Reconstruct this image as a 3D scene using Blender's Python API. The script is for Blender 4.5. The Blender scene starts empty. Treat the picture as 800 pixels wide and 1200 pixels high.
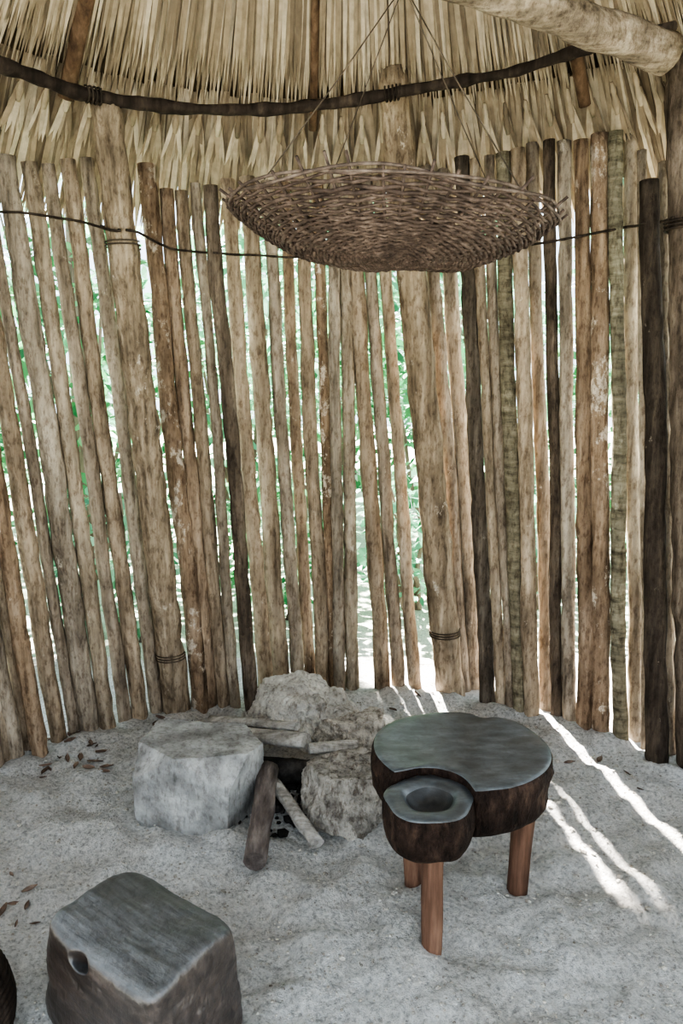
import bpy, bmesh, math, random
from mathutils import Vector, noise, Matrix
F, H, TH = 873.0, 1.5, math.radians(11)
CT, ST = math.cos(TH), math.sin(TH)
COL = bpy.context.scene.collection
CX, CY, RW = 0.0, 1.78, 1.52            # centre and radius of the rounded hut end
V = Vector

# ---------- survey helpers: turn a sight line into a real position ----------
def ray(px, py):
    x = (px-400)/F; y = (600-py)/F
    return Vector((x, CT+y*ST, -ST+y*CT))
O = Vector((0, 0, H))
def ground(px, py, z=0.0):
    d = ray(px, py); t = (z-H)/d.z
    return O+d*t
def cyl(px, py, R):
    d = ray(px, py)
    a = d.x*d.x+d.y*d.y; b = 2*(d.x*(0-CX)+d.y*(0-CY)); c = CX*CX+CY*CY-R*R
    t = (-b+math.sqrt(max(0, b*b-4*a*c)))/(2*a)
    return O+d*t

# ---------- mesh helpers ----------
def tube(bm, pts, radii, n=10, jit=0.0, seed=0.0, cap=True, freq=6.0, mi=0):
    pts = [Vector(p) for p in pts]
    rings = []
    t0 = (pts[1]-pts[0]).normalized()
    ref = Vector((0, 0, 1)) if abs(t0.z) < 0.8 else Vector((1, 0, 0))
    u = t0.cross(ref).normalized()
    for i, p in enumerate(pts):
        if i == 0: t = pts[1]-pts[0]
        elif i == len(pts)-1: t = pts[-1]-pts[-2]
        else: t = pts[i+1]-pts[i-1]
        t.normalize()
        u = (u-t*u.dot(t)).normalized()
        v = t.cross(u)
        r = radii[i] if isinstance(radii, (list, tuple)) else radii
        ring = []
        for k in range(n):
            a = 2*math.pi*k/n
            d = u*math.cos(a)+v*math.sin(a)
            rr = r
            if jit: rr = r*(1+jit*noise.noise(Vector((p.x*freq+seed*3.1, p.y*freq+math.cos(a)*.9+seed, p.z*freq+math.sin(a)*.9))))
            ring.append(bm.verts.new(p+d*rr))
        rings.append(ring)
    for i in range(len(rings)-1):
        for k in range(n):
            f = bm.faces.new((rings[i][k], rings[i][(k+1) % n], rings[i+1][(k+1) % n], rings[i+1][k])); f.material_index = mi; f.smooth = True
    if cap:
        for ring, rev in ((rings[0], True), (rings[-1], False)):
            f = bm.faces.new(list(reversed(ring)) if rev else ring); f.smooth = False; f.material_index = mi

def loop_tube(bm, pts, r, n=5, rads=None):
    pts = [Vector(p) for p in pts]; N = len(pts); rings = []
    for i, p in enumerate(pts):
        t = (pts[(i+1) % N]-pts[i-1]).normalized()
        u = t.cross(Vector((0, 0, 1)))
        u = u.normalized() if u.length > 1e-4 else Vector((1, 0, 0))
        v = t.cross(u)
        rr = rads[i] if rads else r
        rings.append([bm.verts.new(p+(u*math.cos(2*math.pi*k/n)+v*math.sin(2*math.pi*k/n))*rr) for k in range(n)])
    for i in range(N):
        a, b = rings[i], rings[(i+1) % N]
        for k in range(n):
            f = bm.faces.new((a[k], a[(k+1) % n], b[(k+1) % n], b[k])); f.smooth = True

def radial_solid(bm, prof, rf, seg=96, amp=0.0, seed=0, cx=0, cy=0, mi_of=None):
    rings = []
    for (s, z) in prof:
        ring = []
        for k in range(seg):
            a = 2*math.pi*k/seg
            r = rf(a)*s
            x, y = r*math.cos(a), r*math.sin(a)
            d = amp*noise.fractal(Vector((x*14+seed, y*14, z*14)), 1.0, 2.0, 4)
            e = d*3 if s > .9 and z < .44 else 0
            ring.append(bm.verts.new((cx+x*(1+e), cy+y*(1+e), z+d*(.12 if z > .43 else .35))))
        rings.append(ring)
    for i in range(len(rings)-1):
        for k in range(seg):
            f = bm.faces.new((rings[i][k], rings[i+1][k], rings[i+1][(k+1) % seg], rings[i][(k+1) % seg])); f.smooth = True
            if mi_of: f.material_index = mi_of(i)
    f = bm.faces.new(rings[0]); f.material_index = mi_of(0) if mi_of else 0
    f = bm.faces.new(list(reversed(rings[-1]))); f.material_index = mi_of(len(rings)-2) if mi_of else 0

def rock(bm, c, scale, planes, sub=5, amp=.08, freq=2.5, seed=0, k=10, ridged=0.0, rot=0.0, extra=None, fine=0.0, flat=False):
    r = bmesh.ops.create_icosphere(bm, subdivisions=sub, radius=1)
    cr, sr = math.cos(rot), math.sin(rot)
    for v in r['verts']:
        d = v.co.normalized()
        if k > 200:
            m_ = max(n.dot(d)/dd for n, dd in planes); rr = 1/m_ if m_ > 0 else 1
        else:
            s = sum(max(0, n.dot(d)/dd)**k for n, dd in planes)
            rr = s**(-1.0/k) if s > 0 else 1
        p = d*rr
        q = p*freq+Vector((seed*7.3, seed*1.7, 0))
        disp = amp*noise.fractal(q, .9, 2.1, 6)
        if ridged: disp -= ridged*max(0, .25-abs(noise.noise(q*1.7)))*1.5
        if fine: disp -= fine*max(0, noise.noise(q*5.0))+fine*.6*max(0, noise.noise(q*11.0))+fine*.4*max(0, noise.noise(q*24.0))
        p = p+d*disp
        if extra: p = extra(p)
        p = Vector((p.x*scale[0], p.y*scale[1], p.z*scale[2]))
        v.co = Vector(c)+Vector((p.x*cr-p.y*sr, p.x*sr+p.y*cr, p.z))
    for f in bm.faces: f.smooth = not flat

def rplanes(seed, n=14, lo=.78, hi=1.0):
    rr = random.Random(seed); out = [(Vector((0, 0, -1)), .8), (Vector((0, 0, 1)), .9)]
    for _ in range(n):
        v = Vector((rr.gauss(0, 1), rr.gauss(0, 1), rr.gauss(0, .8))).normalized()
        out.append((v, rr.uniform(lo, hi)))
    for a in range(6):
        out.append((Vector((math.cos(a*1.05), math.sin(a*1.05), 0)), 1.02))
    return out

def new(name, bm, mats, origin=(0, 0, 0), parent=None):
    o = Vector(origin)
    for v in bm.verts: v.co -= o
    bmesh.ops.recalc_face_normals(bm, faces=bm.faces)
    me = bpy.data.meshes.new(name); bm.to_mesh(me); bm.free()
    for m in (mats if isinstance(mats, (list, tuple)) else [mats]): me.materials.append(m)
    ob = bpy.data.objects.new(name, me); COL.objects.link(ob)
    if parent: ob.parent = parent
    else: ob.location = o
    return ob
def tag(o, label, cat, group=None, kind=None):
    o['label'] = label; o['category'] = cat
    if group: o['group'] = group
    if kind: o['kind'] = kind
    return o
def struct(o): o['kind'] = 'structure'; return o
def thing(name, label, cat, loc, group=None):
    o = bpy.data.objects.new(name, None); COL.objects.link(o); o.location = loc; o.empty_display_size = .1
    return tag(o, label, cat, group)

# ---------- materials ----------
def mk(name):
    m = bpy.data.materials.new(name); m.use_nodes = True
    nt = m.node_tree; nt.nodes.clear()
    out = nt.nodes.new('ShaderNodeOutputMaterial'); b = nt.nodes.new('ShaderNodeBsdfPrincipled')
    nt.links.new(b.outputs[0], out.inputs[0])
    tc = nt.nodes.new('ShaderNodeTexCoord'); oi = nt.nodes.new('ShaderNodeObjectInfo')
    mu = nt.nodes.new('ShaderNodeMath'); mu.operation = 'MULTIPLY'; mu.inputs[1].default_value = 40
    nt.links.new(oi.outputs['Random'], mu.inputs[0])
    return m, nt, out, b, tc, mu
def nz(nt, tc, mu, sc, detail=5, rough=.6, scale=1.0):
    mp = nt.nodes.new('ShaderNodeMapping'); mp.inputs['Scale'].default_value = sc
    n = nt.nodes.new('ShaderNodeTexNoise'); n.noise_dimensions = '4D'
    n.inputs['Scale'].default_value = scale; n.inputs['Detail'].default_value = detail; n.inputs['Roughness'].default_value = rough
    nt.links.new(tc.outputs['Object'], mp.inputs['Vector']); nt.links.new(mp.outputs[0], n.inputs['Vector'])
    nt.links.new(mu.outputs[0], n.inputs['W'])
    return n.outputs[0]
def ramp(nt, fac, stops):
    r = nt.nodes.new('ShaderNodeValToRGB'); e = r.color_ramp.elements
    while len(e) < len(stops): e.new(.5)
    for el, (p, c) in zip(e, stops): el.position = p; el.color = (*c, 1) if len(c) == 3 else c
    nt.links.new(fac, r.inputs[0]); return r.outputs[0]
def mix(nt, fac, a, b, mode='MIX'):
    m = nt.nodes.new('ShaderNodeMix'); m.data_type = 'RGBA'; m.blend_type = mode
    for s, v in ((m.inputs[0], fac), (m.inputs[6], a), (m.inputs[7], b)):
        if hasattr(v, 'is_output'): nt.links.new(v, s)
        elif isinstance(v, (int, float)): s.default_value = v
        else: s.default_value = (*v, 1)
    return m.outputs[2]
def bump(nt, b, h, strength=.5, dist=.01):
    n = nt.nodes.new('ShaderNodeBump'); n.inputs['Strength'].default_value = strength; n.inputs['Distance'].default_value = dist
    nt.links.new(h, n.inputs['Height']); nt.links.new(n.outputs[0], b.inputs['Normal'])
def wmat(name, dark, mid, light, streak=(30, 30, 3), blotch=(7, 7, 4), flake=None, fth=.58, rough=.85, bs=.6, spec=.2, bd=.008, speck=0.0, vary=0.0, coat=0.0, sheen_tint=None):
    m, nt, out, b, tc, mu = mk(name)
    s = nz(nt, tc, mu, streak, 6, .65); bl = nz(nt, tc, mu, blotch, 4, .55)
    c = ramp(nt, s, [(.3, dark), (.5, mid), (.72, light)])
    if sheen_tint:                                 # sky sheen painted into the colour of upward-facing parts
        c_sheen = ramp(nt, s, [(.3, sheen_tint[0]), (.5, sheen_tint[1]), (.72, sheen_tint[2])])
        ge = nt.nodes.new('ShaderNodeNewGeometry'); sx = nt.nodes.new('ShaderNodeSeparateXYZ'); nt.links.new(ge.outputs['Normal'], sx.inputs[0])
        c = mix(nt, ramp(nt, sx.outputs['Z'], [(.45, (0, 0, 0)), (.85, (1, 1, 1))]), c, c_sheen)
    c2 = ramp(nt, bl, [(.3, (.5, .47, .45)), (.62, (1.12, 1.1, 1.07))])
    c = mix(nt, .85, c, c2, 'MULTIPLY')
    if flake:
        fl = nz(nt, tc, mu, (13, 13, 8), 8, .75)
        fm = ramp(nt, fl, [(fth, (0, 0, 0)), (fth+.05, (.85, .85, .85))])
        c = mix(nt, fm, c, flake)
    if speck:
        sp = nz(nt, tc, mu, (60, 60, 24), 4, .7)
        c = mix(nt, speck, c, ramp(nt, sp, [(.36, (.35, .3, .27)), (.5, (1, 1, 1)), (.7, (1.25, 1.25, 1.25))]), 'MULTIPLY')
    if vary:
        oi = nt.nodes.new('ShaderNodeObjectInfo')
        c = mix(nt, vary, c, ramp(nt, oi.outputs['Random'], [(0, (.76, .71, .66)), (.4, (1.06, 1.01, .95)), (.7, (.87, .88, .87)), (1, (1.12, 1.05, .96))]), 'MULTIPLY')
    nt.links.new(c, b.inputs['Base Color']); b.inputs['Roughness'].default_value = rough
    b.inputs['Specular IOR Level'].default_value = spec
    if coat: b.inputs['Coat Weight'].default_value = coat; b.inputs['Coat Roughness'].default_value = .35
    ad = nt.nodes.new('ShaderNodeMath'); ad.operation = 'ADD'; nt.links.new(s, ad.inputs[0]); nt.links.new(bl, ad.inputs[1])
    h = ad.outputs[0]
    if speck:
        a2 = nt.nodes.new('ShaderNodeMath'); a2.operation = 'ADD'; nt.links.new(h, a2.inputs[0]); nt.links.new(sp, a2.inputs[1]); h = a2.outputs[0]
    bump(nt, b, h, bs, bd)
    return m
PB = dict(bs=1.0, bd=.012, speck=.65, vary=.9)
def dk(c, k=.85): return tuple(x*k for x in c)
POLE = {
 'g': (wmat('bark_grey', dk((.17, .14, .11)), dk((.43, .365, .298)), dk((.65, .575, .49)), flake=(.6, .54, .465), fth=.62, **PB), 'ash-grey'),
 't': (wmat('bark_tan', dk((.18, .138, .10)), dk((.46, .375, .288)), dk((.69, .59, .48)), flake=(.62, .54, .445), fth=.62, **PB), 'tan'),
 'r': (wmat('bark_red', dk((.13, .088, .062)), dk((.39, .292, .213)), dk((.58, .465, .365)), flake=(.58, .505, .42), fth=.61, **PB), 'reddish-brown'),
 'f': (wmat('bark_flaky', dk((.11, .076, .053)), dk((.37, .275, .2)), dk((.56, .445, .345)), flake=(.69, .615, .525), fth=.545, **PB), 'flaky-barked'),
 'd': (wmat('bark_dark', (.042, .034, .027), (.135, .108, .086), (.265, .222, .18), flake=(.36, .32, .27), fth=.62, **PB), 'dark brown'),
 'n': (wmat('bark_green', dk((.10, .09, .065)), dk((.28, .256, .19)), dk((.45, .418, .325)), streak=(10, 10, 40), flake=(.48, .455, .38), fth=.62, **PB), 'olive-grey ringed'),
}
M_short = wmat('short_pole_bark', (.025, .019, .015), (.07, .054, .042), (.15, .12, .093), flake=(.28, .24, .2), fth=.63, bs=.9, bd=.014, speck=.6)
M_post = wmat('post_bark', (.10, .077, .056), (.31, .248, .185), (.52, .44, .35), blotch=(10, 10, 6), flake=(.57, .5, .42), fth=.6, **PB)
M_corner = wmat('corner_bark', (.05, .038, .029), (.155, .12, .093), (.3, .245, .195), bs=.9, bd=.014, speck=.6)
M_ringpole = wmat('ring_bark', (.014, .010, .008), (.042, .031, .025), (.1, .076, .06))
M_rafter = wmat('rafter_bark', (.05, .03, .02), (.14, .088, .057), (.25, .17, .115))
M_beam = wmat('beam_wood', (.11, .088, .066), (.29, .235, .18), (.48, .41, .33), streak=(4, 34, 34), speck=.6, bs=.9, bd=.012)
M_vine = wmat('vine', (.018, .014, .011), (.055, .042, .033), (.12, .09, .07))
M_cord = wmat('cord', (.04, .03, .022), (.09, .07, .053), (.16, .12, .09))
M_wicker = wmat('wicker', (.026, .0175, .0145), (.086, .060, .050), (.2, .148, .124), streak=(40, 40, 40), rough=.7)
M_wicker_rim = wmat('wicker_rim', (.045, .033, .028), (.13, .097, .082), (.26, .205, .175), streak=(40, 40, 40), rough=.7)
M_top = wmat('table_top', (.03, .036, .041), (.08, .095, .108), (.165, .19, .21), streak=(12, 40, 20), blotch=(9, 9, 9), rough=.36, spec=1.0, bs=.35, bd=.0025, coat=.5, speck=.45)  # bluish lift in the base colour stands in for sky sheen
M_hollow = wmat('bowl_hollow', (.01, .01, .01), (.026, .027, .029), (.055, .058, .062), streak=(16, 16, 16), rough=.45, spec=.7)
M_bark = wmat('table_bark', (.01, .006, .004), (.034, .02, .015), (.095, .06, .045), streak=(30, 30, 12), rough=.75, bd=.022, bs=1, speck=.8)
M_leg = wmat('table_leg', (.07, .038, .026), (.165, .092, .063), (.28, .17, .118), streak=(40, 40, 3), rough=.7)
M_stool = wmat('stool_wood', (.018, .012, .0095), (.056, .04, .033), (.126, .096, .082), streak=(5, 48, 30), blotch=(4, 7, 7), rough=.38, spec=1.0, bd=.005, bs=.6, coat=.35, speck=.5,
               sheen_tint=((.035, .037, .04), (.096, .102, .111), (.195, .207, .222)))  # paler bluish tones paint a sheen on the seat's upper face
M_lime = wmat('limestone', (.42, .39, .35), (.68, .65, .6), (.88, .86, .81), streak=(16, 16, 16), blotch=(8, 8, 8), bd=.03, bs=1, rough=.95, speck=.7)
M_lime2 = wmat('limestone_porous', (.3, .265, .225), (.57, .52, .46), (.8, .75, .68), streak=(26, 26, 26), blotch=(14, 14, 14), bd=.03, bs=1.0, rough=.95, speck=.8)
M_grey = wmat('hearth_grey', (.2, .18, .16), (.44, .41, .37), (.66, .62, .57), streak=(26, 26, 26), blotch=(11, 11, 11), bd=.03, bs=1.0, rough=.95, speck=.8)
M_block = wmat('block_stone', (.2, .2, .196), (.36, .362, .36), (.52, .525, .525), streak=(10, 10, 10), blotch=(6, 6, 6), bd=.008, bs=.7, rough=.8, speck=.5)
M_log = wmat('firewood', (.05, .04, .036), (.15, .125, .115), (.32, .28, .26), streak=(30, 6, 30), bd=.012, bs=.8)
M_pale = wmat('pale_wood', (.2, .185, .17), (.42, .4, .375), (.63, .61, .585), streak=(8, 40, 40), speck=.45, bs=.9)
M_char = wmat('charcoal', (.012, .011, .01), (.035, .032, .03), (.1, .09, .085), streak=(20, 20, 20))
M_dry = wmat('dry_leaf', (.08, .055, .042), (.18, .13, .105), (.32, .25, .2), streak=(30, 30, 30))
M_trunk = wmat('tree_bark', (.08, .06, .05), (.2, .16, .13), (.35, .3, .25))

def thatch_mat():
    m, nt, out, b, tc, mu = mk('palm_thatch')
    ge = nt.nodes.new('ShaderNodeNewGeometry')
    c = ramp(nt, ge.outputs['Random Per Island'], [(0, (.18, .133, .09)), (.3, (.35, .27, .185)), (.65, (.48, .388, .282)), (1, (.64, .545, .42))])
    s = nz(nt, tc, mu, (36, 36, 9), 5)
    c = mix(nt, .6, c, ramp(nt, s, [(.3, (.5, .47, .43)), (.65, (1.12, 1.1, 1.08))]), 'MULTIPLY')
    nt.links.new(c, b.inputs['Base Color']); b.inputs['Roughness'].default_value = .65
    tr = nt.nodes.new('ShaderNodeBsdfTranslucent'); nt.links.new(c, tr.inputs[0])
    mx = nt.nodes.new('ShaderNodeMixShader'); mx.inputs[0].default_value = .2
    nt.links.new(b.outputs[0], mx.inputs[1]); nt.links.new(tr.outputs[0], mx.inputs[2]); nt.links.new(mx.outputs[0], out.inputs[0])
    return m
M_thatch = thatch_mat()
M_back = wmat('thatch_outer', (.05, .036, .024), (.1, .073, .049), (.17, .13, .088), streak=(20, 20, 4))
def leaf_mat(name, a, bb, c_):
    m, nt, out, b, tc, mu = mk(name)
    ge = nt.nodes.new('ShaderNodeNewGeometry')
    c = ramp(nt, ge.outputs['Random Per Island'], [(0, a), (.55, bb), (1, c_)])
    nt.links.new(c, b.inputs['Base Color']); b.inputs['Roughness'].default_value = .35
    tr = nt.nodes.new('ShaderNodeBsdfTranslucent'); nt.links.new(c, tr.inputs[0])
    mx = nt.nodes.new('ShaderNodeMixShader'); mx.inputs[0].default_value = .4
    nt.links.new(b.outputs[0], mx.inputs[1]); nt.links.new(tr.outputs[0], mx.inputs[2]); nt.links.new(mx.outputs[0], out.inputs[0])
    return m
M_leafA = leaf_mat('leaf_green', (.025, .125, .05), (.075, .27, .105), (.21, .46, .21))
M_leafB = leaf_mat('leaf_pale', (.055, .2, .115), (.15, .37, .22), (.37, .61, .43))

def floor_mat(name, c0, c1, c2):
    m, nt, out, b, tc, mu = mk(name)
    a = nz(nt, tc, mu, (2.2, 2.2, 2.2), 5, .6); g = nz(nt, tc, mu, (75, 75, 75), 5, .8); h = nz(nt, tc, mu, (20, 20, 20), 6, .7)
    c = ramp(nt, a, [(.3, c0), (.5, c1), (.7, c2)])
    c = mix(nt, .75, c, ramp(nt, g, [(.36, (.36, .35, .34)), (.48, (.92, .92, .92)), (.64, (1.28, 1.28, 1.28))]), 'MULTIPLY')
    c = mix(nt, .25, c, ramp(nt, h, [(.32, (.5, .48, .46)), (.58, (1.1, 1.1, 1.1))]), 'MULTIPLY')
    nt.links.new(c, b.inputs['Base Color']); b.inputs['Roughness'].default_value = .95; b.inputs['Specular IOR Level'].default_value = .1
    ad = nt.nodes.new('ShaderNodeMath'); ad.operation = 'ADD'; nt.links.new(g, ad.inputs[0]); nt.links.new(h, ad.inputs[1])
    bump(nt, b, ad.outputs[0], 1.0, .03)
    return m
M_floor = floor_mat('sascab_floor', (.65, .615, .575), (.79, .77, .745), (.88, .878, .875))
M_ground = floor_mat('outside_ground', (.55, .62, .48), (.72, .76, .65), (.85, .86, .79))

# ---------- floor ----------
def fz(x, y):
    r = math.hypot(x-CX, max(0, y-CY))
    z = .024*noise.fractal(Vector((x*3, y*3, 0)), 1, 2, 5)+.024*noise.fractal(Vector((x*8, y*8, 5)), 1, 2, 4)
    z += .02*math.exp(-((r-1.47)/.09)**2)*(1 if y > CY-.5 else 0)
    return z
bm = bmesh.new(); NX, NY = 330, 330; g = []
for j in range(NY+1):
    y = -.6+4.3*j/NY
    g.append([bm.verts.new((-2.1+4.2*i/NX, y, fz(-2.1+4.2*i/NX, y))) for i in range(NX+1)])
for j in range(NY):
    for i in range(NX):
        f = bm.faces.new((g[j][i], g[j][i+1], g[j+1][i+1], g[j+1][i])); f.smooth = True
struct(new('floor', bm, M_floor))
bm = bmesh.new(); g = []
for j in range(41):
    g.append([bm.verts.new((-14+28*i/40, -8+28*j/40, -.07+.015*noise.noise(Vector((i*.7, j*.7, 0))))) for i in range(41)])
for j in range(40):
    for i in range(40):
        bm.faces.new((g[j][i], g[j][i+1], g[j+1][i+1], g[j+1][i])).smooth = True
struct(new('ground', bm, M_ground))

bm = bmesh.new(); rr = random.Random(3)
for _ in range(6500):
    x = rr.uniform(-1.4, 1.4); y = rr.uniform(.9, 3.2)
    if math.hypot(x, max(0, y-CY)) > 1.45: continue
    s = rr.uniform(.0018, .0046)*(2.2 if rr.random() < .05 else 1)
    q = bmesh.ops.create_icosphere(bm, subdivisions=1, radius=s)
    for v in q['verts']: v.co = Vector((x+v.co.x*rr.uniform(.8, 1.4), y+v.co.y, fz(x, y)+s*.3+v.co.z*.7))
tag(new('gravel', bm, M_lime, (0, 1, 0)), 'tiny pale grit and pebbles scattered over the sandy floor', 'gravel', kind='stuff')

# ---------- wall poles ----------
# (top x, top y, bottom x, bottom y, width px, tone)
PL = [(-140, 178, -6, 896, 22, 'g'), (-122, 178, 8, 888, 20, 't'), (-104, 180, 20, 886, 20, 'g'), (-84, 182, 34, 878, 16, 't'), (-66, 180, 47, 884, 21, 'r'), (-42, 180, 70, 868, 22, 't'), (-20, 184, 88, 860, 15, 'g'),
 (6, 183, 107, 858, 26, 'g'), (34, 190, 127, 856, 20, 't'), (57, 192, 147, 846, 17, 'g'), (79, 187, 165, 842, 20, 't'), (103, 186, 185, 836, 18, 'g'),
 (124, 118, 208, 835, 35, 'P'),
 (170, 192, 236, 830, 23, 'f'), (193, 222, 248, 828, 18, 'r'), (213, 224, 262, 828, 17, 't'), (231, 215, 276, 830, 14, 'g'), (246, 218, 297, 842, 19, 'd'),
 (266, 210, 312, 818, 19, 't'), (288, 208, 331, 808, 22, 't'), (312, 212, 350, 806, 17, 'g'), (332, 214, 364, 800, 15, 'r'), (352, 214, 378, 806, 18, 't'),
 (373, 212, 391, 806, 15, 'f'), (389, 214, 398, 812, 15, 'g'), (402, 210, 413, 808, 17, 't'), (411, 206, 448, 808, 20, 't'), (427, 206, 467, 805, 17, 'g'), (443, 206, 487, 806, 16, 't'),
 (460, 82, 528, 813, 38, 'P'),
 (500, 195, 543, 810, 18, 'g'), (520, 192, 557, 808, 20, 'g'), (543, 184, 571, 825, 20, 'd'), (556, 186, 588, 830, 14, 't'), (572, 182, 598, 834, 14, 'g'), (586, 180, 610, 838, 20, 'n'),
 (606, 175, 624, 843, 20, 't'), (625, 168, 639, 835, 17, 'g'), (643, 165, 653, 846, 16, 'd'), (661, 166, 667, 850, 18, 'g'), (681, 165, 684, 858, 20, 'r'),
 (702, 157, 703, 860, 24, 'f'), (720, 155, 727, 866, 19, 'n'), (738, 155, 745, 862, 19, 't'), (752, 176, 757, 872, 13, 'g'), (762, 212, 770, 893, 27, 'S'), (777, 190, 786, 884, 15, 'g'), (798, 66, 813, 898, 42, 'C')]
idx = [i for i, p in enumerate(PL) if p[5] == 'P']
sidx = [i for i, p in enumerate(PL) if p[5] == 'S'][0]
ORD = ['', 'first', 'second', 'third', 'fourth', 'fifth', 'sixth', 'seventh', 'eighth', 'ninth', 'tenth', 'eleventh', 'twelfth', 'thirteenth', 'fourteenth', 'fifteenth', 'sixteenth']
GP = 'upright poles of the hut wall'
def wobble_line(a, b, n, amp, seed):
    out = []
    for i in range(n+1):
        t = i/n
        p = a.lerp(b, t)
        w = amp*math.sin(min(1, t*4)*math.pi/2)
        p = p+Vector((noise.noise(Vector((seed*5.3, t*2.6, 0)))*w+noise.noise(Vector((seed*2.3, t*8, 3)))*w*.3, noise.noise(Vector((t*2.6, seed*3.7, 9)))*w, 0))
        out.append(p)
    return out
def at_z(pts, zz):
    for i in range(len(pts)-1):
        if pts[i].z <= zz <= pts[i+1].z: return pts[i].lerp(pts[i+1], (zz-pts[i].z)/max(1e-6, pts[i+1].z-pts[i].z))
    return pts[-1].copy()
def coils(bm, pts, rad, z, n, r=.006):
    hp = []
    for q in range(n*18+1):
        c = at_z(pts, z+.012*q/18); a = q*2*math.pi/18
        hp.append(c+Vector((math.cos(a)*(rad+.003), math.sin(a)*(rad+.003), 0)))
    tube(bm, hp, r, 6)
VY = [(-160, 240), (0, 250), (60, 256), (110, 266), (150, 276), (200, 294), (270, 300), (340, 303), (420, 304), (500, 300), (580, 296), (655, 284), (700, 276), (760, 264), (860, 250)]
def vy(x):
    for (a, b), (c, d) in zip(VY, VY[1:]):
        if a <= x <= c: return b+(d-b)*(x-a)/(c-a)
    return 250
vine = []
for i, (tx, ty, bx, by, w, tone) in enumerate(PL):
    b = ground(bx, by); Rb = math.hypot(b.x-CX, b.y-CY)
    lean = .19 if tone == 'P' else .10 if tone == 'C' else 0
    t = cyl(tx, ty, Rb-lean)
    zc = b.y*CT+.5*ST
    r = w*(.89 if tone in POLE else .90)/2*zc/F
    a = b+(b-t).normalized()*.09
    amp = .013 if tone not in 'PC' else .004
    pts = wobble_line(a, t, 40, amp, i+1)
    rad = [r*(1.1-.18*k/40)*(1+.08*noise.noise(Vector((k*.6, i*3.3, 1)))) for k in range(41)]
    if tone == 'P' and i == idx[1]: rad = [r*(1.02-.12*k/40) for k in range(41)]
    bm = bmesh.new(); tube(bm, pts, rad, 16, .2, i*1.37, freq=16)
    fr = (vy(tx+.1*(bx-tx))-ty)/(by-ty); px = tx+(bx-tx)*fr
    z = cyl(px, vy(px), Rb-lean*(1-fr)).z; c = at_z(pts, z); o = Vector((c.x-CX, c.y-CY, 0)).normalized()
    if tone == 'P':
        s_ = Vector((-o.y, o.x, 0))
        for q, (ds, di) in enumerate(((1.0, .55), (.5, 1.0), (0, 1.15), (-.5, 1.0), (-1.0, .55))):
            vine.append((px-.4+.2*q, c+s_*(r*ds)-o*(r*di+.007), True))
    else: vine.append((px, c-o*(r*1.16+.008), False))
    if i == sidx+1:
        tag(new('wall_pole', bm, POLE[tone][0], b), 'slim ash-grey wall pole between the short blackish pole and the corner post', 'pole', GP)
    elif tone in POLE:
        m, adj = POLE[tone]
        sl = 'slim ' if w < 18 else ''
        if i < idx[0]: lab = f'{sl}{adj} wall pole, {ORD[idx[0]-i]} to the left of the thick left-hand post'
        elif i < idx[1]:
            dl, dr = i-idx[0], idx[1]-i
            lab = f'{sl}{adj} wall pole, {ORD[dl]} to the right of the thick left-hand post' if dl <= dr else f'{sl}{adj} wall pole, {ORD[dr]} to the left of the post behind the basket'
        else: lab = f'{sl}{adj} wall pole, {ORD[i-idx[1]]} to the right of the post behind the basket'
        tag(new('wall_pole', bm, m, b), lab, 'pole', GP)
    elif tone == 'S':
        tag(new('wall_pole', bm, M_short, b), 'short blackish wall pole with lower top, near the right corner post', 'pole', GP)
    elif tone == 'P':
        lab = 'thick left-hand wall post rising to the dark bent roof pole' if i == idx[0] else 'thick knotty post in the wall behind the hanging basket'
        e = thing('wall_post', lab, 'post', b)
        new('post', bm, M_post, b, e)
        for py, n in (((772, 3), (292, 2)) if i == idx[0] else ((745, 3),)):
            f2 = (py-ty)/(by-ty)
            z = cyl(tx+(bx-tx)*f2, py, Rb-lean*(1-f2)).z
            bm = bmesh.new(); coils(bm, pts, r*1.05, z, n, .003); new('lashing', bm, M_cord, b, e)
    else:
        e = thing('corner_post', 'stout dark corner post at right edge under the crossbeam end', 'post', b)
        new('post', bm, M_corner, b, e)
        bm = bmesh.new(); coils(bm, pts, r*1.05, 1.96, 3, .005); new('lashing', bm, M_vine, b, e)
def side_pole(x, y, k, lab):
    bm = bmesh.new(); a = Vector((x, y, -.09)); t = Vector((x-.09, y, 2.28))
    tube(bm, wobble_line(a, t, 24, .015, 60+k), [.04*(1.1-.2*q/24) for q in range(25)], 12, .2, k, freq=12)
    tag(new('wall_pole', bm, POLE['gtrfg'[k % 5]][0], (x, y, 0)), lab, 'pole', GP)
k = 0
for th in (152, 157, 162, 167, 172, 177):
    side_pole(RW*math.cos(math.radians(th)), CY+RW*math.sin(math.radians(th)), k, 'wall pole carrying the hut wall on past the left picture edge'); k += 1
for y in (1.70, 1.57, 1.45, 1.33, 1.21, 1.08, .94): side_pole(-RW, y, k, 'wall pole carrying the hut wall on past the left picture edge'); k += 1
for th in (24, 19, 14, 9, 4, -1):
    side_pole(RW*math.cos(math.radians(th)), CY+RW*math.sin(math.radians(th)), k, 'wall pole carrying the hut wall on past the right picture edge'); k += 1
for y in (1.62, 1.5, 1.36, 1.22, 1.08, .94): side_pole(RW, y, k, 'wall pole carrying the hut wall on past the right picture edge'); k += 1

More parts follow.
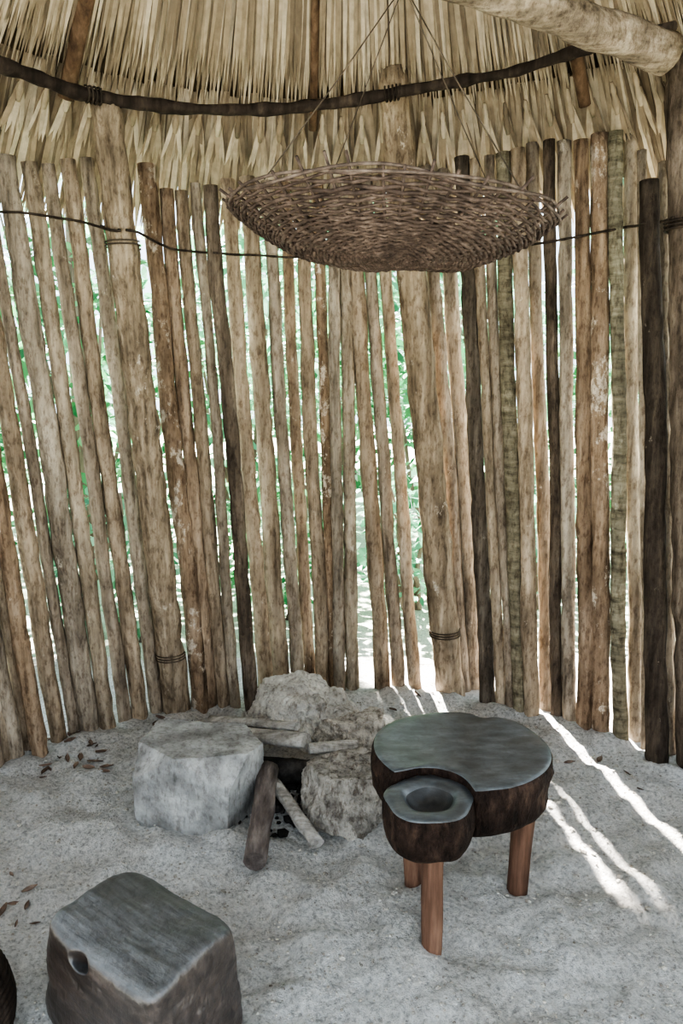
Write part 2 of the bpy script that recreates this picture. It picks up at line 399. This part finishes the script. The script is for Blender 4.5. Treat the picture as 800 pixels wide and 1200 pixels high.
def smooth(pts, n=6):
    out = []
    for i in range(len(pts)-1):
        p0 = pts[max(i-1, 0)]; p1 = pts[i]; p2 = pts[i+1]; p3 = pts[min(i+2, len(pts)-1)]
        for k in range(n):
            t = k/n
            out.append(.5*((2*p1)+(p2-p0)*t+(2*p0-5*p1+4*p2-p3)*t*t+(3*p1-p0-3*p2+p3)*t**3))
    out.append(pts[-1]); return out
vine.sort(key=lambda q: math.atan2(q[1].x-CX, q[1].y-CY))
posts_v = [q for q in vine if q[2]]
vp = []
for q in vine:
    if not q[2] and any((q[1]-pv[1]).length < .035 for pv in posts_v): continue
    if vp and not q[2] and (q[1]-vp[-1]).length < .035: continue
    vp.append(q[1])
bm = bmesh.new(); tube(bm, smooth(vp, 3), .0046, 7, .3, 2)
tag(new('vine_rope', bm, M_vine, vp[0]), 'thin dark vine lashed across the wall poles at basket height', 'rope')
RR = RW-.27
rp = smooth([cyl(x, y, RR) for x, y in ((-90, 45), (0, 76), (60, 98), (110, 112), (180, 123), (250, 128), (330, 127), (400, 120), (460, 109), (530, 97), (600, 84), (660, 65), (720, 48), (790, 30))], 8)
bm = bmesh.new(); tube(bm, rp, [.022*(1-.2*i/len(rp))*(1+.3*noise.noise(Vector((i*.4, 3, 1)))) for i in range(len(rp))], 12, .4, 4, freq=8)
e = thing('bent_roof_pole', 'long blackish bent pole curving round under the thatch', 'pole', rp[0])
new('pole', bm, M_ringpole, rp[0], e)
for px in (112, 462):
    bm = bmesh.new()
    c = min(rp, key=lambda p: abs(p.x-cyl(px, 110, RR).x))
    j = rp.index(c); d = (rp[j+1]-rp[j-1]).normalized(); u = Vector((0, 0, 1)); v = d.cross(u)
    tube(bm, [c+d*(q*.0009-.03)+(u*math.cos(q*.4)+v*math.sin(q*.4))*.026 for q in range(64)], .0035, 5)
    new('lashing', bm, M_vine, rp[0], e)

# ---------- roof ----------
SL = 1.2; SA = math.atan(SL); cs, sn = math.cos(SA), math.sin(SA)
def zr(r): return 2.42+(1.57-r)*SL
LS = 2.0
def path(s):           # s in 0..1 around right side, rounded end, left side
    LA = math.pi*1.5; T = 2*LS+LA; d = s*T
    if d < LS: return Vector((0, CY-LS+d, 0)), Vector((1, 0, 0))
    if d < LS+LA:
        a = (d-LS)/1.5; return Vector((CX, CY, 0)), Vector((math.cos(a), math.sin(a), 0))
    return Vector((0, CY-(d-LS-LA), 0)), Vector((-1, 0, 0))
def blade(bm, p, d, t, n, L, w, curl, prof=(.6, .9, 1, .93, .68, .05)):
    N = 5; rows = []
    for i in range(N+1):
        q = i/N
        c = p+d*(L*q)+n*(curl*q*q)
        ww = w*prof[i]
        rows.append([bm.verts.new(c-t*ww), bm.verts.new(c+n*ww*1.2), bm.verts.new(c+t*ww)])
    for i in range(N):
        for k in range(2): bm.faces.new((rows[i][k], rows[i][k+1], rows[i+1][k+1], rows[i+1][k]))
roof = struct(bpy.data.objects.new('ceiling', None)); COL.objects.link(roof)
rr = random.Random(11)
def course(r0, nf, nb, L, spread, w, lift, jit, stub, roll=.35, gather=.03):
    bm = bmesh.new()
    for f in range(nf):
        s = (f+rr.uniform(-.08, .08)+.5)/nf
        c, o = path(s)
        t = Vector((-o.y, o.x, 0)); d = o*cs+Vector((0, 0, -sn)); n = -(o*sn+Vector((0, 0, cs)))
        rj = r0+rr.uniform(-jit, jit)
        p = c+o*rj+Vector((0, 0, zr(rj)))+n*(lift+rr.uniform(-.008, .008))
        tw = rr.uniform(-.015, .015)
        for k in range(nb):
            a = tw+spread*((k+.5)/nb-.5)*2+rr.uniform(-.010, .010)
            dd = (d*math.cos(a)+t*math.sin(a)).normalized(); tt = (t*math.cos(a)-d*math.sin(a)).normalized()
            ro = (.9 if k % 2 else -.9)+rr.uniform(-roll, roll)
            t2 = (tt*math.cos(ro)+n*math.sin(ro)).normalized(); n2 = (n*math.cos(ro)-tt*math.sin(ro)).normalized()
            blade(bm, p+t*((k+.5)/nb-.5)*gather+n*rr.uniform(-.005, .005), dd, t2, n2, L*rr.uniform(.97, 1.03), w*rr.uniform(.85, 1.15), rr.uniform(-.004, .005))
        if stub:
            q = p+n*.010
            tube(bm, [q+d*.06, q+d*.02, q-d*.008, q-d*.022, q-d*rr.uniform(.04, .065)], [.008, .014, .008, .011, .005], 7, cap=True)
    return new('thatch_course', bm, M_thatch, (0, 0, 0), roof)
course(1.46, 210, 6, .60, .10, .0125, .0, .006, False)
course(1.52, 105, 6, .18, .24, .0105, .04, .005, True, .2, .014)
course(1.12, 180, 6, .56, .05, .0115, .03, .006, False, .2, .05)
course(1.06, 190, 6, .56, .035, .0105, .055, .006, False, .2, .04)
course(.66, 120, 6, .5, .10, .018, .04, .02, False, .3, .06)
course(.36, 70, 8, .42, .2, .018, .05, .03, False)
bm = bmesh.new(); prev = None
for j in range(81):
    c, o = path(j/80)
    n = -(o*sn+Vector((0, 0, cs)))
    row = [bm.verts.new(c+o*r+Vector((0, 0, zr(r)))-n*.035) for r in (1.72, 1.4, 1.0, .6, .25, .02)]
    if prev:
        for k in range(5): bm.faces.new((prev[k], prev[k+1], row[k+1], row[k])).smooth = True
    prev = row
new('thatch_backing', bm, M_back, (0, 0, 0), roof)

def roof_pole(th, r, r0, r1, lab, mat_, lift=.03):
    o = Vector((math.cos(th), math.sin(th), 0)); n = -(o*sn+Vector((0, 0, cs))); C0 = Vector((CX, CY, 0))
    a = C0+o*r0+Vector((0, 0, zr(r0)))+n*lift; b = C0+o*r1+Vector((0, 0, zr(r1)))+n*lift
    bm = bmesh.new(); tube(bm, wobble_line(a, b, 16, .01, th*9), [r*(1-.2*i/16) for i in range(17)], 10, .2, th*3)
    tag(new('rafter', bm, mat_, a), lab, 'rafter', 'rafters under the thatch')
for px, py, r, lab in ((78, 188, .028, 'thick reddish rafter sloping up at left beside the left-hand post'), (366, 150, .016, 'thin rafter showing between leaves left of the basket cords'),
                       (686, 165, .022, 'rafter rising behind the crossbeam at upper right')):
    p = cyl(px, py, 1.5); roof_pole(math.atan2(p.y-CY, p.x-CX), r, 1.52, .22, lab, M_rafter, .062)

# crossbeam, upper right
A = ground(780, 60, 2.46); B = ground(600, -3, 2.46)
dirb = (B-A).normalized(); E = A+dirb*2.6
bm = bmesh.new(); tube(bm, wobble_line(A, E, 40, .02, 77), [(.056-.008*min(1, i/16))*(1+.08*noise.noise(Vector((i*.5, 2, 2)))) for i in range(41)], 18, .3, 5, freq=6)
tag(new('crossbeam', bm, M_beam, A), 'weathered thick round log beam crossing the upper right corner', 'beam')

# ---------- hanging basket ----------
BR, BD, NS = .414, .108, 44
d = ray(460, 256); bc = O+d*(2.05/d.y)
bask = thing('hanging_basket', 'wide shallow wicker tray hanging on cords before the pole wall', 'basket', bc)
rot = Matrix.Rotation(math.radians(2.8), 3, 'Y') @ Matrix.Rotation(math.radians(-2.5), 3, 'X')
def bp(r, a, dn=0.0):
    z = -BD*(1-(r/BR)**3)+dn
    wob = .014*noise.noise(Vector((math.cos(a)*1.5+r*3, math.sin(a)*1.5, r*6)))
    return rot @ Vector((r*math.cos(a)*(1+.03*math.sin(2*a+1)), r*math.sin(a), z+wob))+bc
bm = bmesh.new(); rr = random.Random(2); r = .02; k = 0
while r < BR-.004:
    pts = []; rads = []
    sd = rr.random()*50; ba = rr.uniform(.0036, .0052)
    ns = NS*2
    for j in range(ns):
        a = 2*math.pi*j/ns
        wv = .004*math.cos(math.pi*j/2.0+math.pi*k)
        rj = r+.005*noise.noise(Vector((math.cos(a)*2.6+sd, math.sin(a)*2.6, 0)))
        pts.append(bp(rj, a, wv)); rads.append(ba*(1+.35*noise.noise(Vector((math.cos(a)*3, math.sin(a)*3+sd, 4)))))
    loop_tube(bm, pts, ba, 6, rads)
    r += rr.uniform(.0074, .0092); k += 1
new('weave', bm, M_wicker, bc, bask)
bm = bmesh.new()
for s in range(NS):
    a = 2*math.pi*s/NS+.03*rr.uniform(-1, 1)
    tube(bm, [bp(.02+(BR-.012+rr.uniform(-.01, .02))*q/8, a) for q in range(9)], [.0055-.002*q/8 for q in range(9)], 6)
new('ribs', bm, M_wicker, bc, bask)
bm = bmesh.new()
for k in range(2):
    pts = []; ph = k*3.14
    for j in range(90):
        a = 2*math.pi*j/90
        pts.append(bp(BR-.002+.005*math.cos(ph+a*5), a, .005*math.sin(ph+a*5)))
    loop_tube(bm, pts, .0038, 6)
new('rim', bm, M_wicker_rim, bc, bask)
tt = (0.15-A.x)/dirb.x; knot = A+dirb*tt+Vector((0, 0, -.055))
for a in (2.2, 3.9, 5.4, .55):
    bm = bmesh.new(); p = bp(BR, a)
    tube(bm, [p, p.lerp(knot, .5)+Vector((0, 0, -.006)), knot], .0016, 6)
    new('cord', bm, M_cord, bc, bask)
bm = bmesh.new(); u = Vector((0, 0, 1)); v = dirb.cross(u)
tube(bm, [A+dirb*(tt+.0006*q-.02)+(u*math.cos(q*.314)+v*math.sin(q*.314))*.055 for q in range(80)], .005, 5)
new('beam_loop', bm, M_cord, bc, bask)

# ---------- hearth ----------
def rk(lab, c, sc, seed, m, amp=.12, freq=1.6, ridged=.0, planes=None, kk=10, rot=0.0, sub=6, fine=0.0):
    bm = bmesh.new(); rock(bm, c, sc, planes or rplanes(seed), sub, amp, freq, seed, kk, ridged, rot, None, fine, True)
    return tag(new('hearth_stone', bm, m, (c[0], c[1], 0)), lab, 'stone', 'hearth stones round the fire')
pb = [(V((0, 0, -1)), .8), (V((-.35, -.2, 1)).normalized(), .92), (V((.42, -.15, .9)).normalized(), .74), (V((-1, -.3, .35)).normalized(), .92), (V((-.3, -1, .3)).normalized(), .9), (V((.4, -1, .5)).normalized(), .84),
      (V((1, -.2, .3)).normalized(), .93), (V((0, 1, .2)).normalized(), .95), (V((-.7, -.7, .9)).normalized(), .95), (V((1, .6, .6)).normalized(), .9)]
rk('wide pale pitted limestone boulder at the back of the hearth', (-.13, 2.88, .06), (.22, .145, .165), 12, M_lime, .10, 1.8, .13, pb, 150, 0, 7, .045)
rk('low pitted limestone lump before the wide pale boulder', (.03, 2.74, .045), (.135, .10, .115), 25, M_lime2, .13, 1.8, .14, rplanes(25, 8, .72, .95), 120, 0, 7, .06)
rk('rugged grey-white stone half hidden behind the table', (.03, 2.29, .06), (.165, .13, .14), 33, M_grey, .09, 1.5, .1, rplanes(33, 8, .7, .95), 150, 0, 7, .045)
pl = [(V((.05, .10, 1)).normalized(), .86), (V((0, 0, -1)), 1), (V((-.20, -1, .02)).normalized(), .84), (V((.95, -.42, -.04)).normalized(), .95), (V((1, .5, .0)).normalized(), .98),
      (V((-1, .05, -.03)).normalized(), .93), (V((.1, 1, .1)).normalized(), .98), (V((-.75, -.75, .75)).normalized(), 1.16), (V((.35, -1, .8)).normalized(), 1.10), (V((-.55, -.8, -.55)).normalized(), 1.2)]
rk('squared grey stone block with flat top left of the fire', (-.488, 2.36, .105), (.205, .188, .157), 41, M_block, .03, 1.3, .02, pl, 600, 0.0, 7, .012)

def log(name, lab, a, b, r, m, cat='log', sq=1.0, jit=.18, seed=1):
    bm = bmesh.new(); a = Vector(a); b = Vector(b)
    tube(bm, wobble_line(a, b, 12, .005, seed), [r*(1+.08*noise.noise(Vector((i*.6, seed, 0)))) for i in range(13)], 12, jit, seed, freq=14)
    if sq != 1.0:
        for v in bm.verts:
            L = (b-a); t = max(0, min(1, (v.co-a).dot(L)/L.length_squared)); c = a+L*t
            v.co.z = c.z+(v.co.z-c.z)*sq
    return tag(new(name, bm, m, a), lab, cat)
log('firewood_log', 'short thick grey log pointing out of the hearth toward the stool', (-.258, 1.99, .045), (-.255, 2.38, .125), .036, M_log, seed=3)
log('firewood_stick', 'thin split stick lying right of the thick grey log', (-.075, 2.10, .028), (-.235, 2.36, .085), .024, M_pale, 'stick', .7, seed=4)
log('firewood_log', 'charred dark log lying in the middle of the hearth', (-.33, 2.50, .05), (-.03, 2.46, .06), .045, M_char, seed=6)
log('split_log', 'long pale split log lying behind the squared block', (-.70, 2.78, .08), (-.13, 2.55, .14), .040, M_pale, 'log', .6, seed=8)
log('driftwood_branch', 'short pale branch crossing before the wide boulder', (-.54, 2.84, .08), (-.17, 2.66, .14), .024, M_pale, 'branch', .7, seed=9)
log('driftwood_branch', 'stubby pale branch end right of the long split log', (-.12, 2.52, .125), (.06, 2.56, .12), .024, M_pale, 'branch', .8, seed=10)
bm = bmesh.new(); rr = random.Random(9)
for _ in range(150):
    x, y = rr.gauss(-.16, .12), rr.gauss(2.40, .09); s = rr.uniform(.006, .02)
    q = bmesh.ops.create_icosphere(bm, subdivisions=1, radius=s)
    for v in q['verts']: v.co = Vector((x, y, fz(x, y)+s*.5))+Vector((v.co.x*rr.uniform(.6, 1.4), v.co.y, v.co.z*.8))
tag(new('charcoal', bm, M_char, (-.2, 2.44, 0)), 'black charcoal bits and ash between the hearth stones', 'charcoal', kind='stuff')

# ---------- three-legged table with bowl ----------
tx, ty = .335, 1.915
lx, ly, LR = .222, 1.700, .112
tab = thing('low_table', 'dark three-legged slab table with a small round bowl lobe', 'table', (tx, ty, 0))
def rf(a):
    r = 1/math.sqrt((math.cos(a)/.247)**2+(math.sin(a)/.222)**2)
    d = lambda c, w: math.exp(-((((a-c+math.pi) % (2*math.pi))-math.pi)/w)**2)
    r = r-.022*d(1.12, .13)+.010*d(.72, .25)+.008*d(2.6, .4)
    ux, uy = math.cos(a), math.sin(a); wx, wy = lx-tx, ly-ty; bq = ux*wx+uy*wy; cq = wx*wx+wy*wy-(LR-.004)**2; disc = bq*bq-cq
    if bq > 0 and disc > 0: r = min(r, bq-math.sqrt(disc))
    return r
prof = [(.03, .457), (.2, .457), (.4, .457), (.6, .458), (.8, .460), (.93, .461), (.985, .458), (1.0, .45), (1.01, .425), (1.0, .395), (.985, .365), (.97, .34), (.93, .322), (.8, .315), (.4, .312), (.05, .312)]
bm = bmesh.new(); radial_solid(bm, prof, rf, 160, .016, 3, tx, ty, lambda i: 0 if i < 6 else 1)
new('tabletop', bm, [M_top, M_bark], (tx, ty, 0), tab)
prof = [(.03, .404), (.2, .405), (.3, .408), (.38, .414), (.45, .422), (.52, .432), (.58, .439), (.66, .442), (.9, .441), (.98, .437), (1.02, .42), (1.03, .39), (1.0, .355), (.95, .332), (.86, .32), (.5, .315), (.05, .315)]
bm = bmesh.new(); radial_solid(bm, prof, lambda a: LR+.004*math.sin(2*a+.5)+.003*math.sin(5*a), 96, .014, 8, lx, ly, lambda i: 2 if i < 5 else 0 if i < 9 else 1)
new('bowl', bm, [M_top, M_bark, M_hollow], (tx, ty, 0), tab)
for (ax, ay, az), (ex, ey), r in (((.233, 1.70, .33), (.236, 1.69), .031), ((.53, 1.94, .33), (.513, 1.925), .032), ((.205, 2.02, .33), (.215, 1.965), .030)):
    bm = bmesh.new()
    tube(bm, [Vector((ex, ey, -.03)).lerp(Vector((ax, ay, az)), q/8) for q in range(9)], [r*(.86+.16*q/8) for q in range(9)], 9, .16, ex*9)
    new('leg', bm, M_leg, (tx, ty, 0), tab)

# ---------- block stool ----------
sc_ = Vector((-.460, 1.483, .128))
pl = [(V((0, 0, 1)), 1.0), (V((0, 0, -1)), 1.0), (V((1, 0, .04)).normalized(), 1), (V((-1, 0, .12)).normalized(), 1), (V((0, 1, .05)).normalized(), 1), (V((0, -1, .03)).normalized(), 1),
      (V((1, 1, .1)).normalized(), 1.32), (V((-1, 1, .1)).normalized(), 1.24), (V((-1, -1, .1)).normalized(), 1.30), (V((1, -1, .05)).normalized(), 1.34)]
HC = ((V((-.20, -.98, .80)), .12, .45),)
HD = V((0, .70, -.66))
def dent(p):
    if p.z > .2:
        e2 = min(1, (p.z-.2)/.6)
        p = V((p.x, p.y, p.z+e2*(.15*(1-p.y**2)-.07*(1-p.x*p.x)+.05*noise.noise(p*2.5))))
    q0 = p.copy()
    for hc, w, dp in HC:
        q = (q0-hc).length/w
        p = p+HD*dp*math.exp(-q**4)
    return p
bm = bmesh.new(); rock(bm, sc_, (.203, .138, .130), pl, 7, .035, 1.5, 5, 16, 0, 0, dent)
so_ = tag(new('block_stool', bm, M_stool, (sc_.x, sc_.y, 0)), 'squat dark wooden block stool with bluish sheen painted on top and a knot hole', 'stool')
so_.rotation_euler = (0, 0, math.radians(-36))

# ridged thing cut by the lower left corner
bcx, bcy = -.862, 1.40
eb = thing('ridged_basket', 'dark ridged rounded basket edge cut by the lower left corner', 'basket', (bcx, bcy, 0))
bm = bmesh.new(); hp = []
for q in range(24*13):
    z = .015+.0148*q/24; r_ = .10+.028*math.sin(z/.21*math.pi)
    hp.append(Vector((bcx+math.cos(q*.2618)*r_, bcy+math.sin(q*.2618)*r_, z+.003*math.sin(q*2.1))))
tube(bm, hp, .009, 6)
new('coils', bm, M_ringpole, (bcx, bcy, 0), eb)
bm = bmesh.new(); tube(bm, [(bcx, bcy, .0), (bcx, bcy, .01), (bcx, bcy, .03), (bcx, bcy, .11), (bcx, bcy, .19), (bcx, bcy, .2)], [.09, .098, .1, .122, .1, .06], 24)
new('body', bm, M_char, (bcx, bcy, 0), eb)

# ---------- fallen leaves ----------
bm = bmesh.new(); rows = []
for i in range(7):
    q = i/6; w = .016*math.sin(math.pi*min(.97, q*.92+.06)); x = -.035+.07*q
    rows.append([bm.verts.new((x, -w, .008+.010*q*q)), bm.verts.new((x, 0, .003+.012*(q-.5)**2)), bm.verts.new((x, w, .009))])
for i in range(6):
    for k in range(2): bm.faces.new((rows[i][k], rows[i][k+1], rows[i+1][k+1], rows[i+1][k])).smooth = True
lf = new('fallen_leaf', bm, M_dry)
rr = random.Random(21)
spots = [(rr.uniform(40, 125), rr.uniform(866, 912)) for _ in range(24)]+[(rr.uniform(165, 300), rr.uniform(842, 862)) for _ in range(14)]+[(rr.uniform(0, 45), rr.uniform(1020, 1075)) for _ in range(7)]+[(rr.uniform(450, 600), rr.uniform(815, 835)) for _ in range(8)]+[(rr.uniform(660, 760), rr.uniform(880, 930)) for _ in range(4)]
for i, (px, py) in enumerate(spots):
    o = lf if i == 0 else lf.copy()
    if i: COL.objects.link(o)
    p = ground(px, py); o.location = (p.x, p.y, fz(p.x, p.y)+.001)
    o.rotation_euler = (rr.uniform(-.25, .25), rr.uniform(-.2, .2), rr.uniform(0, 6.28)); s = rr.uniform(.35, .85); o.scale = (s, s*rr.uniform(.6, 1), s)
    zone = 'by the left foot of the wall' if i < 24 else 'between the left-hand post and boulders' if i < 38 else 'on the bare floor at the left picture edge' if i < 45 else 'at the foot of the wall behind the table' if i < 53 else 'at the right foot of the wall'
    tag(o, 'small curled brown dead leaf lying '+zone, 'leaf', 'dead leaves '+zone)

# ---------- outside: shrubs and trees ----------
def leaf(bm, p, d, n, L, w):
    s = d.cross(n).normalized()
    vs = [bm.verts.new(p), bm.verts.new(p+d*L*.35+s*w), bm.verts.new(p+d*L*.7+s*w*.8-n*L*.06), bm.verts.new(p+d*L-n*L*.15), bm.verts.new(p+d*L*.7-s*w*.8-n*L*.06), bm.verts.new(p+d*L*.35-s*w)]
    bm.faces.new(vs)
def plant(name, lab, cat, x, y, h, r, nl, ls, m, seed, z0=0.15, trunk=.02, group=None):
    q = random.Random(seed); e = thing(name, lab, cat, (x, y, -.03), group)
    bm = bmesh.new()
    for _ in range(nl):
        while True:
            v = Vector((q.uniform(-1, 1), q.uniform(-1, 1), q.uniform(-1, 1)))
            if v.length <= 1: break
        p = Vector((x+v.x*r, y+v.y*r, z0+(h-z0)*(v.z*.5+.5)))
        d = Vector((v.x+q.gauss(0, .5), v.y+q.gauss(0, .5), q.gauss(-.1, .5))).normalized()
        n = Vector((q.gauss(0, .5), q.gauss(0, .5), 1)).normalized()
        L = ls*q.uniform(.6, 1.3); leaf(bm, p, d, n, L, L*.24)
    new('foliage', bm, m, (x, y, -.03), e)
    n_st = 4 if trunk < .05 else 1
    for k in range(n_st):
        bm = bmesh.new()
        a = q.uniform(0, 6.28); top = Vector((x+math.cos(a)*r*.5*(n_st > 1), y+math.sin(a)*r*.5*(n_st > 1), h*.85))
        tube(bm, wobble_line(Vector((x+.03*k, y, -.08)), top, 8, .06, seed+k), [trunk*(1-.6*i/8) for i in range(9)], 8, .2, k)
        new('stem' if n_st > 1 else 'trunk', bm, M_trunk, (x, y, -.03), e)
GB = 'bushes outside the pole wall'
SH = [(-2.7, 4.3, 2.5, .8, 1000, .12, 'A', 'dense green bush outside, seen between the leftmost poles'),
      (-1.75, 5.2, 2.5, .8, 1000, .12, 'A', 'big green bush outside behind the left-hand post'),
      (-.85, 5.9, 2.4, .72, 900, .12, 'B', 'airy green bush outside left of the hearth boulders'),
      (-.15, 7.0, 2.6, .8, 900, .13, 'A', 'green bush outside above the wide boulder'),
      (.72, 6.3, 2.2, .65, 650, .12, 'A', 'small green bush outside right of the post behind the basket'),
      (1.5, 7.2, 2.5, .9, 900, .13, 'B', 'pale green bush far outside behind the table side'),
      (2.15, 5.6, 2.2, .62, 620, .12, 'A', 'green bush outside toward the right corner post'),
      (3.0, 4.4, 2.1, .6, 500, .12, 'A', 'green bush outside past the right corner post'),
      (-4.0, 6.0, 3.4, 1.25, 1300, .18, 'B', 'tall bush far outside at the left'),
      (-1.25, 4.1, 1.0, .42, 420, .10, 'B', 'low pale plant outside near the left-hand post'),
      (-.4, 4.5, 1.0, .44, 420, .10, 'A', 'low green plant outside near the boulders'),
      (.42, 4.7, .9, .42, 400, .10, 'B', 'low pale plant outside left of the post behind the basket'),
      (1.25, 4.7, .9, .42, 400, .10, 'B', 'low pale plant outside behind the table'),
      (-1.9, 3.45, 1.0, .3, 260, .10, 'A', 'low green plant outside close to the left wall poles'),
      (2.0, 4.2, .8, .36, 300, .10, 'B', 'low pale plant outside near the dark short pole'),
      (-2.9, 7.8, 3.4, 1.1, 1300, .18, 'B', 'tall pale bush far behind the left-hand bushes')]
for i, (x, y, h, r, n, ls, k, lab) in enumerate(SH):
    plant('shrub', lab, 'bush', x, y, h, r, n, ls, M_leafA if k == 'A' else M_leafB, 100+i, .0 if h < 1.1 else .1, group=GB)
plant('tree', 'leafy tree outside, added to shade the left half of the hut', 'tree', -1.85, 5.4, 5.2, 1.34, 3600, .25, M_leafA, 300, 3.1, .1)  # tree put in so its crown keeps sun streaks off the floor
plant('tree', 'far leafy tree outside beyond the bushes', 'tree', .1, 11, 4.5, 2.4, 2600, .30, M_leafB, 301, .5, .12)
plant('tree', 'far leafy tree outside at the right', 'tree', 5.0, 10, 4.5, 2.0, 1400, .30, M_leafB, 302, .5, .12)

# ---------- light ----------
sd = bpy.data.lights.new('sun', 'SUN'); sd.energy = 66; sd.angle = math.radians(.9); sd.color = (1, .95, .87)
so = bpy.data.objects.new('sun', sd); COL.objects.link(so)
el = math.radians(50); hv = Vector((-.3, .95, 0)).normalized()
so.rotation_euler = (hv*math.cos(el)+Vector((0, 0, math.sin(el)))).to_track_quat('Z', 'Y').to_euler()
w = bpy.data.worlds.new('world'); bpy.context.scene.world = w; w.use_nodes = True
bg = w.node_tree.nodes['Background']; bg.inputs[0].default_value = (.79, .905, 1, 1); bg.inputs[1].default_value = 2.9

cam = bpy.data.cameras.new('camera'); cam.sensor_fit = 'VERTICAL'; cam.sensor_height = 36; cam.lens = 36*F/1200; cam.clip_start = .02
co = bpy.data.objects.new('camera', cam); COL.objects.link(co); co.location = O; co.rotation_euler = (math.pi/2-TH, 0, 0)
bpy.context.scene.camera = co
try: bpy.context.scene.view_settings.look = 'AgX - High Contrast'
except Exception: pass
